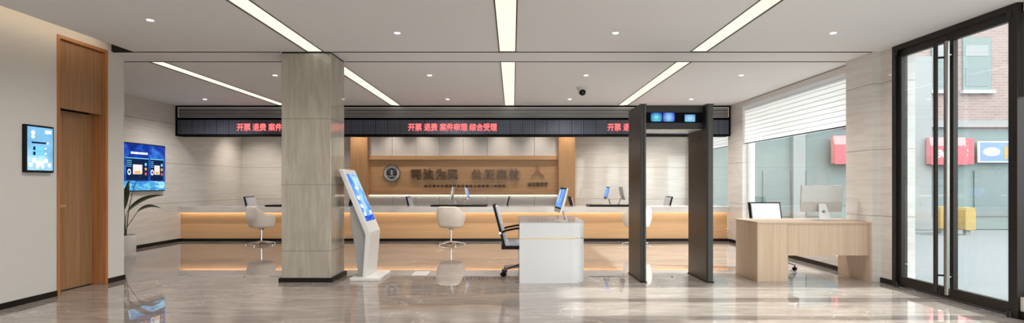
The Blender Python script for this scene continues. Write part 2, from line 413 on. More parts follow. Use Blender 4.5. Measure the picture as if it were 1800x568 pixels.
bm = bmesh.new(); box(bm, XW, -2.88, YBEAM0 - .005, YBEAM0 + .004, H - .008, H + .1); box(bm, -2.24, XR - .11, YBEAM0 - .005, YBEAM0 + .004, H - .008, H + .1)
box(bm, XL, -2.88, YBEAM1 - .004, YBEAM1 + .004, H - .007, H + .1); box(bm, -2.24, XR - .11, YBEAM1 - .004, YBEAM1 + .004, H - .007, H + .1)
box(bm, XW, -4.695, YBEAM0 - .03, YBEAM0 - .005, H, 3.2)
struct(obj('trim_1', bm, M['blackgap']), 'black shadow gaps beside the ceiling beam')
# cove lamp in the slot along the near left wall
cv = thing('cove_light', 'warm strip lamp hidden in the ceiling slot above the near left wall', 'light', (-4.66, 1.2, H + .06))
bx('lamp_body', (-.03, .03, -5.0, 5.3, 0, .03), M['ceiling'], cv); bx('lamp_strip', (-.035, -.031, -5.0, 5.3, .005, .025), M['covesoft'], cv)

# linear ceiling lights
def linear_light(cx, y0, y1, label, z):
    t = thing('linear_ceiling_light', label, 'ceiling light', (cx, (y0 + y1) / 2, z), 0, 'linear ceiling lights')
    h = (y1 - y0) / 2
    bm = bmesh.new(); box(bm, -LW - .012, -LW, -h, h, -.005, .05); box(bm, LW, LW + .012, -h, h, -.005, .05); box(bm, -LW - .012, LW + .012, -h, h, .045, .06)
    obj('housing', bm, M['bronzerim'], t)
    bx('diffuser', (-LW, LW, -h, h, .006, .012), M['strip'], t)
fr = ('left', 'middle', 'right')
for c, w in zip(LX[1:], ('long glowing ceiling strip that ends above the marble column, near half of room', 'long glowing ceiling strip in the centre of the near ceiling', 'long glowing ceiling strip of the near ceiling on the glass door side')):
    linear_light(c, YN, YBEAM0 - .006, w, H)
for c, w in zip(LX, ('glowing ceiling strip of the far ceiling nearest the left marble wall', 'glowing ceiling strip of the far ceiling just right of the marble column', 'glowing ceiling strip of the far ceiling above the middle of the counter', 'glowing ceiling strip of the far ceiling beside the dome camera')):
    linear_light(c, YBEAM1 + .005, 11.29, w, H + .004)

# downlights
def downlight(x, y, label, z):
    t = thing('downlight', label, 'downlight', (x, y, z), 0, 'round recessed downlights')
    bm = bmesh.new(); lathe(bm, [(.042, .0), (.044, -.002), (.032, -.002), (.030, .0), (.042, 0)], 32); obj('trim_ring', bm, M['ceiling'], t)
    bm = bmesh.new(); lathe(bm, [(0, -.0015), (.030, -.0015), (.030, .0), (0, .0)], 32); obj('lens', bm, M['spot'], t)
dl = [(-3.62, 5.4, 'round downlight in the near ceiling close to the timber door'), (-1.25, 5.86, 'round downlight in the near ceiling between column and central light strip'),
      (1.116, 5.86, 'round downlight in the near ceiling between central and right light strips'), (3.477, 5.86, 'round downlight in the near ceiling beside the glass door')]
for x, y, l in dl: downlight(x, y, l, H)
dr = [(-3.59, 8.17, 'round downlight in the far ceiling just left of the marble column'), (-1.255, 8.17, 'round downlight in the far ceiling, front row, left of the central strip'),
      (1.11, 8.17, 'round downlight in the far ceiling directly before the dome camera'), (3.456, 8.17, 'round downlight in the far ceiling, front row, near the white blind'),
      (-5.97, 10.49, 'round downlight in the far ceiling nearest the left marble wall'), (-1.26, 10.49, 'round downlight close to the black fascia, left of the central strip'),
      (1.11, 10.49, 'round downlight close to the black fascia, behind the dome camera'), (3.47, 10.49, 'round downlight close to the black fascia, above the security gate')]
for x, y, l in dr: downlight(x, y, l, H + .004)

# dome camera
t = thing('dome_camera', 'white turret security camera with black ball hanging from the far ceiling', 'security camera', (1.18, 9.2, H + .004))
bm = bmesh.new(); lathe(bm, [(0, 0), (.085, 0), (.085, -.02), (.078, -.03), (.062, -.085), (.045, -.12), (0, -.13)], 40); obj('housing', bm, M['whitegloss'], t, smooth=50)
bm = bmesh.new(); bmesh.ops.create_uvsphere(bm, u_segments=32, v_segments=20, radius=.055, matrix=Matrix.Translation((.005, -.04, -.09))); obj('camera_ball', bm, M['blackplastic'], t, smooth=180)
bm = bmesh.new(); cyl(bm, (.005, -.085, -.1), (.005, -.1, -.104), .022, .02); obj('lens', bm, M['emblemblack'], t, smooth=40)

# ------------------------------------------------------------------ timber door in left wall
t = struct(thing('door_1', 'tall timber door with flush transom panel in the near left wall', 'door', (XW, (DY0 + DY1) / 2, 0)))
hw = (DY1 - DY0) / 2
bm = bmesh.new(); box(bm, -.2, .012, -hw, -hw + .035, 0, 2.848); box(bm, -.2, .012, hw - .035, hw, 0, 2.848); box(bm, -.2, .012, -hw + .035, hw - .035, 2.81, 2.848)
struct(obj('door_frame', bm, M['doorframe'], t, bevel=.003))
struct(bx('transom_panel', (-.06, -.03, -hw + .036, hw - .036, 2.055, 2.808), M['door'], t, .002))
lf = struct(bx('door_leaf', (-.19, -.15, -hw + .037, hw - .037, .012, 2.05), M['door'], t, .002))
bm = bmesh.new(); box(bm, -.15, -.142, -hw + .05, -hw + .10, .93, 1.0); box(bm, -.142, -.10, -hw + .062, -hw + .085, .955, .98)
box(bm, -.115, -.095, -hw + .06, -hw + .24, .95, .985); struct(obj('door_handle', bm, M['gold'], lf, .003))
# frame jambs are deep: stop bead
bm = bmesh.new(); box(bm, -.205, -.2, -hw, hw, 0, 2.85); struct(obj('door_stop', bm, M['blackgap'], t))

# ------------------------------------------------------------------ column
t = thing('column', 'polished beige marble column standing free in front of the counter', 'column', (-2.558, 6.965, 0))
bx('shaft', (-.307, .307, -.265, .265, .048, 2.838), M['colmarble'], t, .006)
bx('plinth', (-.335, .335, -.29, .29, 0, .052), M['black'], t, .003)
bx('top_gap', (-.305, .305, -.262, .262, 2.838, 2.86), M['blackgap'], t)

# ------------------------------------------------------------------ windows, blinds and glass door on the right
def window(n, y0, y1, z0=.20):
    t = struct(thing('window_%d' % n, None, None, (XR + .10, (y0 + y1) / 2, z0)))
    h = (y1 - y0) / 2; zt = H - z0 - .002
    bm = bmesh.new(); box(bm, 0, .05, -h, -h + .03, 0, zt); box(bm, 0, .05, h - .03, h, 0, zt); box(bm, 0, .05, -h + .03, h - .03, 0, .03); box(bm, 0, .05, -h + .03, h - .03, zt - .03, zt)
    struct(obj('window_frame', bm, M['whitepanel'] if n != 3 else M['bronze'], t))
    struct(bx('window_pane', (.02, .028, -h + .03, h - .03, .03, zt - .03), M['glass'], t))
for n, (a, b) in enumerate(((FB[1], FB[2]), (FB[3], FB[4]))):
    t = struct(thing('window_%d' % (n + 4), None, None, ((a + b) / 2, YN - .1, .12)))
    h = (b - a) / 2; bm = bmesh.new(); box(bm, -h, -h + .05, -.03, .03, 0, 2.63); box(bm, h - .05, h, -.03, .03, 0, 2.63); box(bm, -h + .05, h - .05, -.03, .03, 0, .05); box(bm, -h + .05, h - .05, -.03, .03, 2.58, 2.63)
    struct(obj('window_frame', bm, M['bronze'], t)); struct(bx('window_pane', (-h + .05, h - .05, -.005, .005, .05, 2.58), M['glass'], t))
window(1, 7.26, 10.74); window(2, 11.45, 13.95); window(3, .8, 4.86)
def blind(y0, y1, label):
    t = thing('window_blind', label, 'window blind', (XR + .045, (y0 + y1) / 2, H - .01), 0, 'white blinds on the right hand windows')
    h = (y1 - y0) / 2 - .012
    bm = bmesh.new(); pitch = .0745; n = 10; z = -.08
    for i in range(n):
        zz = z - i * pitch
        f = box(bm, -.004, .0, -h, h, zz - pitch + .0045, zz)
        g = box(bm, -.0035, -.0005, -h, h, zz - pitch, zz - pitch + .0045)
        for q in g: q.material_index = 1
    obj('slats', bm, [M['blind'], M['seam']], t)
    bx('head_box', (-.03, .03, -h, h, -.08, 0), M['whitepanel'], t, .003)
    bx('bottom_rail', (-.009, .006, -h, h, z - n * pitch - .012, z - n * pitch), M['blackplastic'], t)
blind(7.26, 10.74, 'white slatted blind half lowered on the window behind the wooden desk')
blind(11.45, 13.95, 'white slatted blind on the window behind the counter, seen under the black fascia')
blind(.8, 4.86, 'white slatted blind at the right edge, nearer than the glass door')

# glass double door
GY0, GY1 = 4.86, 6.466
t = struct(thing('door_2', 'dark bronze framed double glass door in the right wall', 'door', (XR, (GY0 + GY1) / 2, 0)))
h = (GY1 - GY0) / 2
bm = bmesh.new(); box(bm, -.03, .12, -h, -h + .055, 0, H); box(bm, -.03, .12, h - .055, h, 0, H); box(bm, -.03, .12, -h + .055, h - .055, H - .06, H); box(bm, 0, .12, -h+.055, h-.055, 0, .012)
struct(obj('door_frame', bm, M['bronze'], t, .003))
for s, nm in ((1, 'l'), (-1, 'r')):
    a, b = (.003, h - .06) if s > 0 else (-h + .06, -.003)
    bm = bmesh.new(); sw = .06
    box(bm, 0, .05, a, a + sw, .02, H - .065); box(bm, 0, .05, b - sw, b, .02, H - .065)
    box(bm, 0, .05, a + sw, b - sw, .02, .13); box(bm, 0, .05, a + sw, b - sw, H - .14, H - .065)
    leaf = struct(obj('door_leaf', bm, M['bronze'], t, .002))
    struct(bx('door_pane', (.02, .032, a + sw, b - sw, .13, H - .14), M['glass'], leaf))
    yh = s * .075
    bm = bmesh.new(); cyl(bm, (-.075, yh, .07), (-.075, yh, H - .16), .021, n=24)
    hd = struct(obj('door_pull', bm, M['bronze'] if s > 0 else M['steelpull'], leaf, smooth=40))
    bm = bmesh.new(); cyl(bm, (-.075, yh, .25), (0, yh * .6, .25), .010); cyl(bm, (-.075, yh, H - .3), (0, yh * .6, H - .3), .010)
    struct(obj('pull_bracket', bm, M['bronze'], hd, smooth=40))
    ye = s * (h - .075)
    for z in (.0, H - .12):
        bm = bmesh.new(); cyl(bm, (-.03, ye, z), (-.03, ye, z + .055), .022); struct(obj('pivot', bm, M['bronze'], leaf, smooth=40))

# ------------------------------------------------------------------ header with air vent and LED display
t = thing('led_fascia', 'long black ceiling fascia with air vent and red LED text above the counter', 'led display', (0, 11.31, 2.22))
bx('housing', (XL + .002, XR - .005, 0, .30, .0, H - 2.22), M['fascia'], t)
v = thing('air_vent', None, None); v.parent = t; v.location = (0, 0, .40)
bm = bmesh.new(); x0, x1 = XL + .06, XR - .045; z0, z1 = -.012, .20
box(bm, x0, x1, -.012, 0, z0, z0 + .012); box(bm, x0, x1, -.012, 0, z1 - .012, z1); box(bm, x0, x0 + .012, -.012, 0, z0, z1); box(bm, x1 - .012, x1, -.012, 0, z0, z1)
obj('vent_frame', bm, M['white'], v)
bm = bmesh.new()
for i in range(6): zc = z0 + .034 + i * .029; box(bm, x0 + .013, x1 - .013, -.010, -.001, zc, zc + .011)
obj('vent_slats', bm, M['silver'], v)
lp = bx('led_panel', (XL + .05, XR - .04, -.006, 0, .036, .333), M['led'], t)
for x in (-5.762, -2.179, 1.988):
    text('led_text', '开票 退费 案件审理 综合受理', .165, M['redled'], lp, (x, -.008, .12), extrude=.0005, width=1.85, bold=.0045)

# ------------------------------------------------------------------ service counter
t = thing('service_counter', 'long low service counter with honey wood front and pale marble top', 'counter', (0, YC, 0))
bx('plinth', (XL + .003, XR - .003, .03, .6, 0, .055), M['black'], t)
bx('front_panel', (XL + .003, XR - .003, .095, .14, .055, .66), M['cwood'], t)
bm = bmesh.new(); box(bm, XL + .003, XR - .003, 0, .72, .70, .73); box(bm, XL + .003, XR - .003, 0, .03, .61, .70); box(bm, XL + .003, XR - .003, .03, .72, .675, .70)
obj('worktop', bm, M['topmarble'], t)
bx('light_strip', (XL + .02, XR - .02, .0305, .036, .640, .665), M['counterglow'], t)

# ------------------------------------------------------------------ feature wall with sign
FY = 13.60
t = thing('sign_wall', 'honey wood feature wall with white cupboards, emblem and bronze lettering', 'feature wall', (0, FY, 0))
for x0, x1 in ((-4.05, -3.62), (1.145, 1.56)): bx('post', (x0, x1, -.12, .495, 0, 2.852), M['vwood'], t, .003)
bx('ledge', (-3.618, 1.143, -.06, .3, 1.82, 1.92), M['hwood'], t, .003); bx('ledge', (-3.618, 1.143, -.06, .3, .934, 1.034), M['hwood'], t, .003)
sp_ = bx('sign_panel', (-3.618, 1.143, 0, .06, 1.04, 1.815), M['hwood'], t)
bx('back_board', (-3.618, 1.143, .061, .3, 1.034, 1.82), M['blackgap'], t)
bx('ledge_light', (-3.6, 1.12, -.045, -.03, .929, .9335), M['ledgeglow'], t)
n = 8; w = (1.143 + 3.618) / n
for i in range(n):
    a = -3.618 + i * w
    bx('upper_cupboard', (a + .003, a + w - .003, -.02, .28, 1.922, 2.852), M['whitepanel'], t, .002)
    bx('lower_cupboard', (a + .003, a + w - .003, -.02, .28, .0, .932), M['whitepanel'], t, .002)
# emblem (own part of the sign wall)
em = thing('emblem', None, None); em.parent = t; em.location = (-3.035, -.002, 1.22 + (323 - 305) / 69.85)
def disc(name, r0, r1, y0, y1, mat, parent):
    bm = bmesh.new(); N = 64
    if r0 > 0:
        for k in range(N):
            a, b = 2*PI*k/N, 2*PI*(k+1)/N
            P = lambda r, q, y: bm.verts.new((r*math.cos(q), y, r*math.sin(q)))
            q = [P(r0,a,y0), P(r1,a,y0), P(r1,b,y0), P(r0,b,y0), P(r0,a,y1), P(r1,a,y1), P(r1,b,y1), P(r0,b,y1)]
            for f in ((0,1,2,3),(4,7,6,5),(1,5,6,2),(0,3,7,4)): bm.faces.new([q[i] for i in f])
        bmesh.ops.remove_doubles(bm, verts=bm.verts[:], dist=1e-6)
    else: cyl(bm, (0, y0, 0), (0, y1, 0), r1, n=N)
    return obj(name, bm, mat, parent, smooth=40)
disc('rim', .198, .212, -.032, .0, M['bronzerim'], em)
ring = disc('ring', .135, .198, -.028, .0, M['emblemwhite'], em)
disc('centre_disc', 0, .135, -.024, .0, M['emblemblack'], em)
bm = bmesh.new()
def mark(bm, ang, r, w_, h_, y0=-.031, y1=-.028):
    c = Vector((r*math.cos(ang), 0, r*math.sin(ang))); u = Vector((-math.sin(ang), 0, math.cos(ang))); v_ = Vector((math.cos(ang), 0, math.sin(ang)))
    A = [c + u*sx*w_/2 + v_*sz*h_/2 for sx, sz in ((-1,-1),(1,-1),(1,1),(-1,1))]
    lo = [bm.verts.new(p + Vector((0, y0, 0))) for p in A]; hi = [bm.verts.new(p + Vector((0, y1, 0))) for p in A]
    for i in range(4): bm.faces.new((lo[i], lo[(i+1)%4], hi[(i+1)%4], hi[i]))
    bm.faces.new(lo); bm.faces.new(hi[::-1])
for k in range(8):
    a = math.radians(34 + k*16)
    for d, r, w2, h2 in ((0, .166, .006, .04), (0, .152, .028, .005), (0, .168, .026, .005), (0, .182, .024, .005), (.05, .16, .005, .02), (-.05, .172, .005, .018)): mark(bm, a + d, r, w2, h2)
for k in range(7):
    a = math.radians(222 + k*16)
    for d, r, w2, h2 in ((0, .166, .006, .038), (0, .154, .026, .005), (0, .178, .026, .005), (-.06, .166, .005, .022)): mark(bm, a + d, r, w2, h2)
for a in (172, 180, 188, 196, 352, 0, 8, -16): mark(bm, math.radians(a), .166, .012, .012)
obj('ring_characters', bm, M['emblemblack'], ring)
bm = bmesh.new()
def bar(x0, x1, z0, z1): box(bm, x0, x1, -.030, -.024, z0, z1)
bar(-.008, .008, -.03, .085); bar(-.075, .075, .068, .076); bar(-.03, .03, -.035, -.027); bar(-.024, -.014, -.03, .05); bar(.014, .024, -.03, .05); bar(-.03, .03, .045, .054); bar(-.024, .024, .008, .016)
for s in (-1, 1):
    prism(bm, [(s*.07 - .018, .012), (s*.07 + .018, .012), (s*.07 + .01, .004), (s*.07 - .01, .004)], 'y', -.030, -.024)
    bar(s*.07 - .001, s*.07 + .001, .012, .07)
prism(bm, [(-.012, .088), (0, .108), (.012, .088)], 'y', -.03, -.024)
for j, z in enumerate((-.055, -.078)):
    P = [(x/100 , z + .009*math.sin(x*.55 + j*1.5)) for x in range(-11 + 2*j, 12 - 2*j)]
    prism(bm, P + [(x, q - .011) for x, q in P[::-1]], 'y', -.03, -.024)
obj('scales_symbol', bm, M['emblemwhite'], em)
# lettering
S = 69.85
def X_(px): return (px - 901) / S
def Z_(py): return 1.22 + (323 - py) / S
for ch, a, b in (('司', 723, 740), ('法', 744.5, 762), ('为', 766, 784), ('民', 787.5, 805), ('公', 829, 847), ('正', 852, 869.5), ('高', 874, 890.5), ('效', 895.5, 913)):
    text('wall_character', ch, .285, M['metalletter'], sp_, (X_(a), -.028, Z_(314)), extrude=.028, width=(b - a) / S, bold=.006)
text('wall_character', '人', .31, M['bronzechar'], sp_, (X_(934), -.014, Z_(309)), extrude=.014, width=22.5 / S, bold=.010)
text('small_lettering', ' '.join('全王律协会经济的会位保重上德最重一律部线'), .066, M['brownletter'], sp_, (X_(746), -.012, Z_(328.8)), extrude=.012, width=142 / S, bold=.002)
text('small_lettering', '诉讼服务厅', .125, M['brownletter'], sp_, (X_(927.5), -.010, Z_(327.5)), extrude=.010, width=35.5 / S, bold=.001)

# ------------------------------------------------------------------ monitors
def monitor(name_label, loc, rz, tilt, w=.52, h=.31, chin=.045, lean=.07, group=None, blue=True, stand='foot'):
    "local: display faces -Y"
    t = thing('desktop_monitor', name_label, 'monitor', loc, rz, group)
    z0 = .105
    R = Matrix.Translation((0, -.02, z0)) @ Matrix.Rotation(tilt, 4, 'X')
    bm = bmesh.new(); prism(bm, [(-.011, 0), (.011, 0), (.022, h*.45), (.011, h + chin), (-.011, h + chin)], 'x', -w/2, w/2); bmesh.ops.transform(bm, matrix=R, verts=bm.verts[:])
    hs = obj('housing', bm, M['silver'], t, .002)
    bm = bmesh.new(); box(bm, -w/2, w/2, -.0135, -.011, chin, h + chin); bmesh.ops.transform(bm, matrix=R, verts=bm.verts[:]); bz = obj('bezel', bm, M['blackplastic'], hs)
    bm = bmesh.new(); box(bm, -w/2 + .022, w/2 - .022, -.0150, -.0135, chin + .022, h + chin - .022); bmesh.ops.transform(bm, matrix=R, verts=bm.verts[:])
    obj('display', bm, M['monblue'], hs)
    bm = bmesh.new()
    prism(bm, [(.012, .20), (.020, .215), (.095, .012), (.095, .0), (-.075, .0), (-.075, .006), (.083, .008)], 'x', -.075, .075)
    for v_ in bm.verts:
        if v_.co.z > .1: v_.co.x *= .62
    st = obj('stand', bm, M['silver'], t, .002)
    bm = bmesh.new(); cyl(bm, (0, .062, .112), (0, .070, .116), .018); obj('cable_hole', bm, M['kioskgrey'], st, smooth=40)
    return t

# on the wooden desk: back towards us -> display faces +Y
monitor('silver desktop monitor seen from behind on the wooden desk', (4.08, 7.14, .744), PI + math.radians(-3), math.radians(-6), .53, .30, .05)
# on the white reception desk: display faces -X
monitor('desktop monitor with blue screen on the white reception desk', (.60, 6.98, .747), -PI/2 + math.radians(4), math.radians(-16), .50, .28, .045)
grp = 'monitors standing on the black desk tops behind the counter'
for x, l, l2 in ((-4.86, None, None), (-1.33, 'monitor seen from its grey back on the black top of the middle workplace', 0), (2.06, 'monitor with blue screen on the black top left of the security gate', 0)):
    if l is None: l = 'grey backed monitor on the black top hidden behind the marble column'
    monitor(l, (x, 11.85, .7655), -PI/2, math.radians(-13), .44, .25, .035, group=grp)
for x, l in ((-4.45, 'right-hand monitor of the workplace hidden behind the marble column'), (-.98, 'monitor with blue screen on the black top of the middle workplace'), (2.42, 'grey backed monitor beside the left post of the security gate')):
    monitor(l, (x, 11.85, .7655), PI/2, math.radians(-13), .44, .25, .035, group=grp)
# black desk tops
for x, l in ((-5.28, 'glossy black desk top on the counter left of the marble column'), (-1.75, 'glossy black desk top on the middle of the counter'), (1.64, 'glossy black desk top on the counter beside the security gate')):
    t = thing('desk_top', l, 'desk top', (x, 11.5, .7305), 0, 'black desk tops lying on the counter')
    bx('top_board', (0, 1.2, 0, .58, .006, .034), M['darkdesk'], t, .003); bx('felt_underside', (.02, 1.18, .02, .56, 0, .006), M['blackplastic'], t)

# ------------------------------------------------------------------ tub chairs for visitors
def shell_bm():
    bm = bmesh.new(); NT_, NZ = 64, 10
    def plan(th, r):            # squarish ring; th=0 is the front (+Y)
        c, s = math.cos(th), math.sin(th); n_ = 2.7
        k = (abs(c)**n_ + abs(s)**n_) ** (-1/n_)
        return Vector((s*k*r, c*k*r*.93, 0))
    def top(th):
        a = abs((th + PI) % (2*PI) - PI)         # 0 front .. pi back
        d = math.degrees(a)
        def ss(x, e0, e1): x = max(0, min(1, (x - e0)/(e1 - e0))); return x*x*(3 - 2*x)
        return .445 + .165 * ss(d, 38, 66) + .165 * ss(d, 92, 146)
    grid = []
    for i in range(NT_):
        th = 2*PI*i/NT_; colv = []
        for j in range(NZ + 1):
            q = j / NZ; z = .345 + (top(th) - .345) * q
            zz = z - .345
            r = .215 + .065 * min(1, zz / .20) ** .7 - .012 * max(0, zz - .28) / .15
            p = plan(th, r); p.z = z; colv.append(bm.verts.new(p))
        grid.append(colv)
    for i in range(NT_):
        A, B = grid[i], grid[(i+1) % NT_]
        for j in range(NZ): bm.faces.new((A[j], B[j], B[j+1], A[j+1]))
    c0 = bm.verts.new((0, 0, .335))
    for i in range(NT_): bm.faces.new((grid[(i+1) % NT_][0], grid[i][0], c0))
    return bm
def tub_chair(label, loc, rz):
    t = thing('tub_chair', label, 'chair', loc, rz, 'cream swivel chairs in front of the service counter')
    o = obj('shell', shell_bm(), M['leather'], t, smooth=180)
    m = o.modifiers.new('thick', 'SOLIDIFY'); m.thickness = .028; m.offset = -1
    m = o.modifiers.new('sub', 'SUBSURF'); m.levels = 1; m.render_levels = 1
    bm = bmesh.new(); lathe(bm, [(0, .36), (.19, .36), (.225, .39), (.225, .43), (.20, .455), (0, .465)], 40); obj('seat_cushion', bm, M['leather'], t, smooth=60)
    bm = bmesh.new(); cyl(bm, (0, 0, .05), (0, 0, .30), .018); cyl(bm, (0, 0, .30), (0, 0, .336), .045, .06); obj('post', bm, M['chrome'], t, smooth=40)
    for k in range(5):
        a = 2*PI*k/5 + PI/2; c, s = math.cos(a), math.sin(a)
        bm = bmesh.new(); tube(bm, [(0, 0, .062), (c*.12, s*.12, .050), (c*.285, s*.285, .022)], [.020, .016, .011]); cyl(bm, (c*.28, s*.28, 0), (c*.28, s*.28, .018), .013)
        obj('leg', bm, M['chrome'], t, smooth=60)
    return t
tub_chair('cream tub chair on chrome star base standing left of the marble column', (-5.02, 10.80, 0), math.radians(-38))
tub_chair('cream tub chair on chrome star base before the middle of the counter', (-1.23, 10.80, 0), math.radians(-12))
tub_chair('cream tub chair half hidden behind the left post of the security gate', (2.48, 10.80, 0), math.radians(10))

# ------------------------------------------------------------------ office chairs
def office_chair(label, loc, rz, drop=0.0, group=None, base=180):
    "local: sitter faces +X"
    t = thing('office_chair', label, 'chair', loc, rz, group); D = -drop
    W = .235
    bm = bmesh.new(); prism(bm, [(-.22, .405+D), (.24, .405+D), (.255, .43+D), (.235, .465+D), (.10, .455+D), (-.22, .455+D)], 'y', -W + .02, W - .02)
    obj('seat', bm, M['greypad'], t, .012)
    bm = bmesh.new(); prism(bm, [(-.245, .365+D), (.25, .365+D), (.26, .40+D), (-.215, .40+D), (-.215, .43+D), (-.245, .43+D)], 'y', -W, W); obj('seat_frame', bm, M['blackplastic'], t, .006)
    bm = bmesh.new()
    n = 2
    for i in range(n):
        z0 = .455 + i*(.47/n); z1 = .455 + (i+1)*(.47/n) - .001; f = lambda z: -.205 - (z - .455)*.26
        prism(bm, [(f(z0), z0+D), (f(z0) + .03, z0+D+.006), (f(z1) + .03, z1+D-.004), (f(z1), z1+D)], 'y', -W + .03, W - .03)
    obj('backrest', bm, M['greypad'], t, .002)
    bm = bmesh.new()
    f = lambda z, dx: (-.207 + dx - (z - .455)*.26, z + D)
    for y0, y1 in ((-W, -W + .028), (W - .028, W)):
        prism(bm, [f(.40, -.028), f(.40, .004), f(.943, .004), f(.943, -.028)], 'y', y0, y1)
    prism(bm, [f(.925, -.028), f(.925, .004), f(.943, .004), f(.943, -.028)], 'y', -W + .028, W - .028)
    prism(bm, [f(.44, -.024), f(.44, -.004), f(.925, -.004), f(.925, -.024)], 'y', -W + .028, W - .028)
    obj('back_frame', bm, M['blackplastic'], t, .003)
    for s in (-1, 1):
        bm = bmesh.new(); y = s*(W + .018)
        tube(bm, [(-.26, y, .58+D), (-.18, y, .615+D), (-.05, y, .64+D), (.10, y, .645+D), (.17, y, .63+D), (.19, y, .56+D), (.17, y, .40+D)], .014); ar = obj('armrest', bm, M['blackplastic'], t, smooth=60)
        bm = bmesh.new(); box(bm, -.275, -.245, y - .018, y + .008, .565+D, .595+D); obj('arm_clamp', bm, M['chrome'], ar, .003)
    bm = bmesh.new(); cyl(bm, (0, 0, .10), (0, 0, .30), .024); cyl(bm, (0, 0, .28), (0, 0, .366+D), .015); obj('gas_lift', bm, M['chrome'], t, smooth=40)
    for k in range(5):
        a = 2*PI*k/5 + math.radians(base); c, s = math.cos(a), math.sin(a)
        bm = bmesh.new(); tube(bm, [(0, 0, .125), (c*.12, s*.12, .110), (c*.27, s*.27, .082)], [.024, .018, .013]); lg = obj('leg', bm, M['chrome'], t, smooth=60)
        bm = bmesh.new()
        for q in (-1, 1):
            px, py = c*.27 - s*.016*q, s*.27 + c*.016*q
            cyl(bm, (px - s*.009*q, py + c*.009*q, .028), (px + s*.009*q, py - c*.009*q, .028), .028, n=20)
        cyl(bm, (c*.27, s*.27, .03), (c*.27, s*.27, .085), .008)
        obj('caster', bm, M['blackplastic'], lg, smooth=40)
    return t
office_chair('light grey office chair with black frame pulled up to the white reception desk', (.10, 7.25, 0), 0, base=213)
office_chair('light grey office chair with black frame behind the wooden desk', (3.75, 7.75, 0), -PI/2 - .04, base=51)
g = 'grey office chairs behind the service counter'
for x, rz, l in ((-5.78, 0, 'office chair behind the counter left of the marble column, back to the left'), (-4.02, PI, 'office chair behind the counter just right of the marble column'),
              (-2.08, 0, 'office chair behind the counter at the left of the middle workplace'), (-.42, PI, 'office chair behind the counter seen edge-on above the reception chair'),
              (1.66, 0, 'office chair behind the counter right of the honey wood post'), (3.30, PI, 'office chair behind the counter seen through the security gate')):
    office_chair(l, (x, 12.55, 0), rz, .02, g)

# ------------------------------------------------------------------ white reception desk
t = thing('reception_desk', 'glossy white reception desk with rounded corners and thin gold band', 'desk', (.084, 6.62, 0))
Wd, Dd, Rc = .816, 1.40, .22
def outline(inset=0.0, n=14):
    P = [(0, inset)]
    for k in range(n + 1):
        a = -PI/2 + (PI/2)*k/n; P.append((Wd - Rc + (Rc - inset)*math.cos(a), Rc + (Rc - inset)*math.sin(a)))
    for k in range(n + 1):
        a = (PI/2)*k/n; P.append((Wd - Rc + (Rc - inset)*math.cos(a), Dd - Rc + (Rc - inset)*math.sin(a)))
    P.append((0, Dd - inset)); return P
def wall_bm(z0, z1, inset=0.0, th=.035):
    bm = bmesh.new(); A = outline(inset); B = outline(inset + th)
    n = len(A)
    va = [[bm.verts.new((x, y, z)) for x, y in L] for L in (A, B) for z in (z0, z1)]
    a0, a1, b0, b1 = va
    for i in range(n - 1):
        bm.faces.new((a0[i], a0[i+1], a1[i+1], a1[i])); bm.faces.new((b0[i], b1[i], b1[i+1], b0[i+1]))
        bm.faces.new((a1[i], a1[i+1], b1[i+1], b1[i])); bm.faces.new((a0[i], b0[i], b0[i+1], a0[i+1]))
    bm.faces.new((a0[0], a1[0], b1[0], b0[0])); bm.faces.new((a0[-1], b0[-1], b1[-1], a1[-1]))
    return bm
obj('lower_panel', wall_bm(0, .538), M['whitegloss'], t, smooth=35)
obj('gold_band', wall_bm(.538, .550, .004), M['gold'], t, smooth=35)
obj('upper_panel', wall_bm(.550, .735), M['whitegloss'], t, smooth=35)
bm = bmesh.new(); prism(bm, outline(.0), 'z', .735, .747); obj('desk_top', bm, M['topgrey'], t)
bx('pedestal', (.35, Wd - .06, .06, .45, .02, .70), M['whitepanel'], t, .003)

# ------------------------------------------------------------------ wooden desk
t = thing('wooden_desk', 'light oak desk with open modesty panel beside the glass door', 'desk', (3.04, 6.714, 0))
L, D_ = 1.42, .66
bx('desk_top', (0, L, 0, D_, .722, .744), M['deskwood'], t, .002)
bx('cabinet', (.004, .385, .004, D_ - .004, 0, .7215), M['deskwood'], t, .002)
bx('modesty_panel', (.39, L - .026, .012, .03, .325, .7215), M['deskwood'], t, .001)
bx('side_panel', (L - .025, L, .004, D_ - .004, 0, .7215), M['deskwood'], t, .001)

# ------------------------------------------------------------------ walk-through detector
t = thing('security_gate', 'dark grey walk-through metal detector with three small blue screens', 'metal detector', (2.03, 6.66, 0))
for x0, x1, xs in ((-.452, -.382, -.405), (.36, .445, .38)):
    gp = bx('side_post', (x0, x1, .006, .69, .014, 2.19), M['gate'], t, .004)
    bx('edge_strip', (xs, x1 - .004, 0, .006, .014, 2.19), M['gatelight'], gp)
    bx('groove', (xs - .008, xs, .002, .006, .014, 2.19), M['blackgap'], gp)
    bx('post_cap', (x0 - .004, x1 + .004, -.004, .695, 2.19, 2.204), M['gate'], gp, .002)
    bx('foot_plate', (x0 - .006, x1 + .006, -.008, .70, 0, .014), M['blackplastic'], gp)
    bm = bmesh.new()
    for y in (.20, .52):
        for z in (2.04, 1.80): cyl(bm, (x0 - .003, y, z), (x0, y, z), .012, n=16)
    obj('screw', bm, M['blackplastic'], gp, smooth=40)
cb = bx('cross_beam', (-.382, .36, .13, .62, 1.905, 2.195), M['gate'], t, .003)
bx('screen_window', (-.381, .359, .124, .13, 1.985, 2.115), M['fascia'], cb)
for i in range(4): bx('underside_plate', (-.36 + i*.18, -.19 + i*.18, .15, .60, 1.899, 1.905), M['silver'], cb)
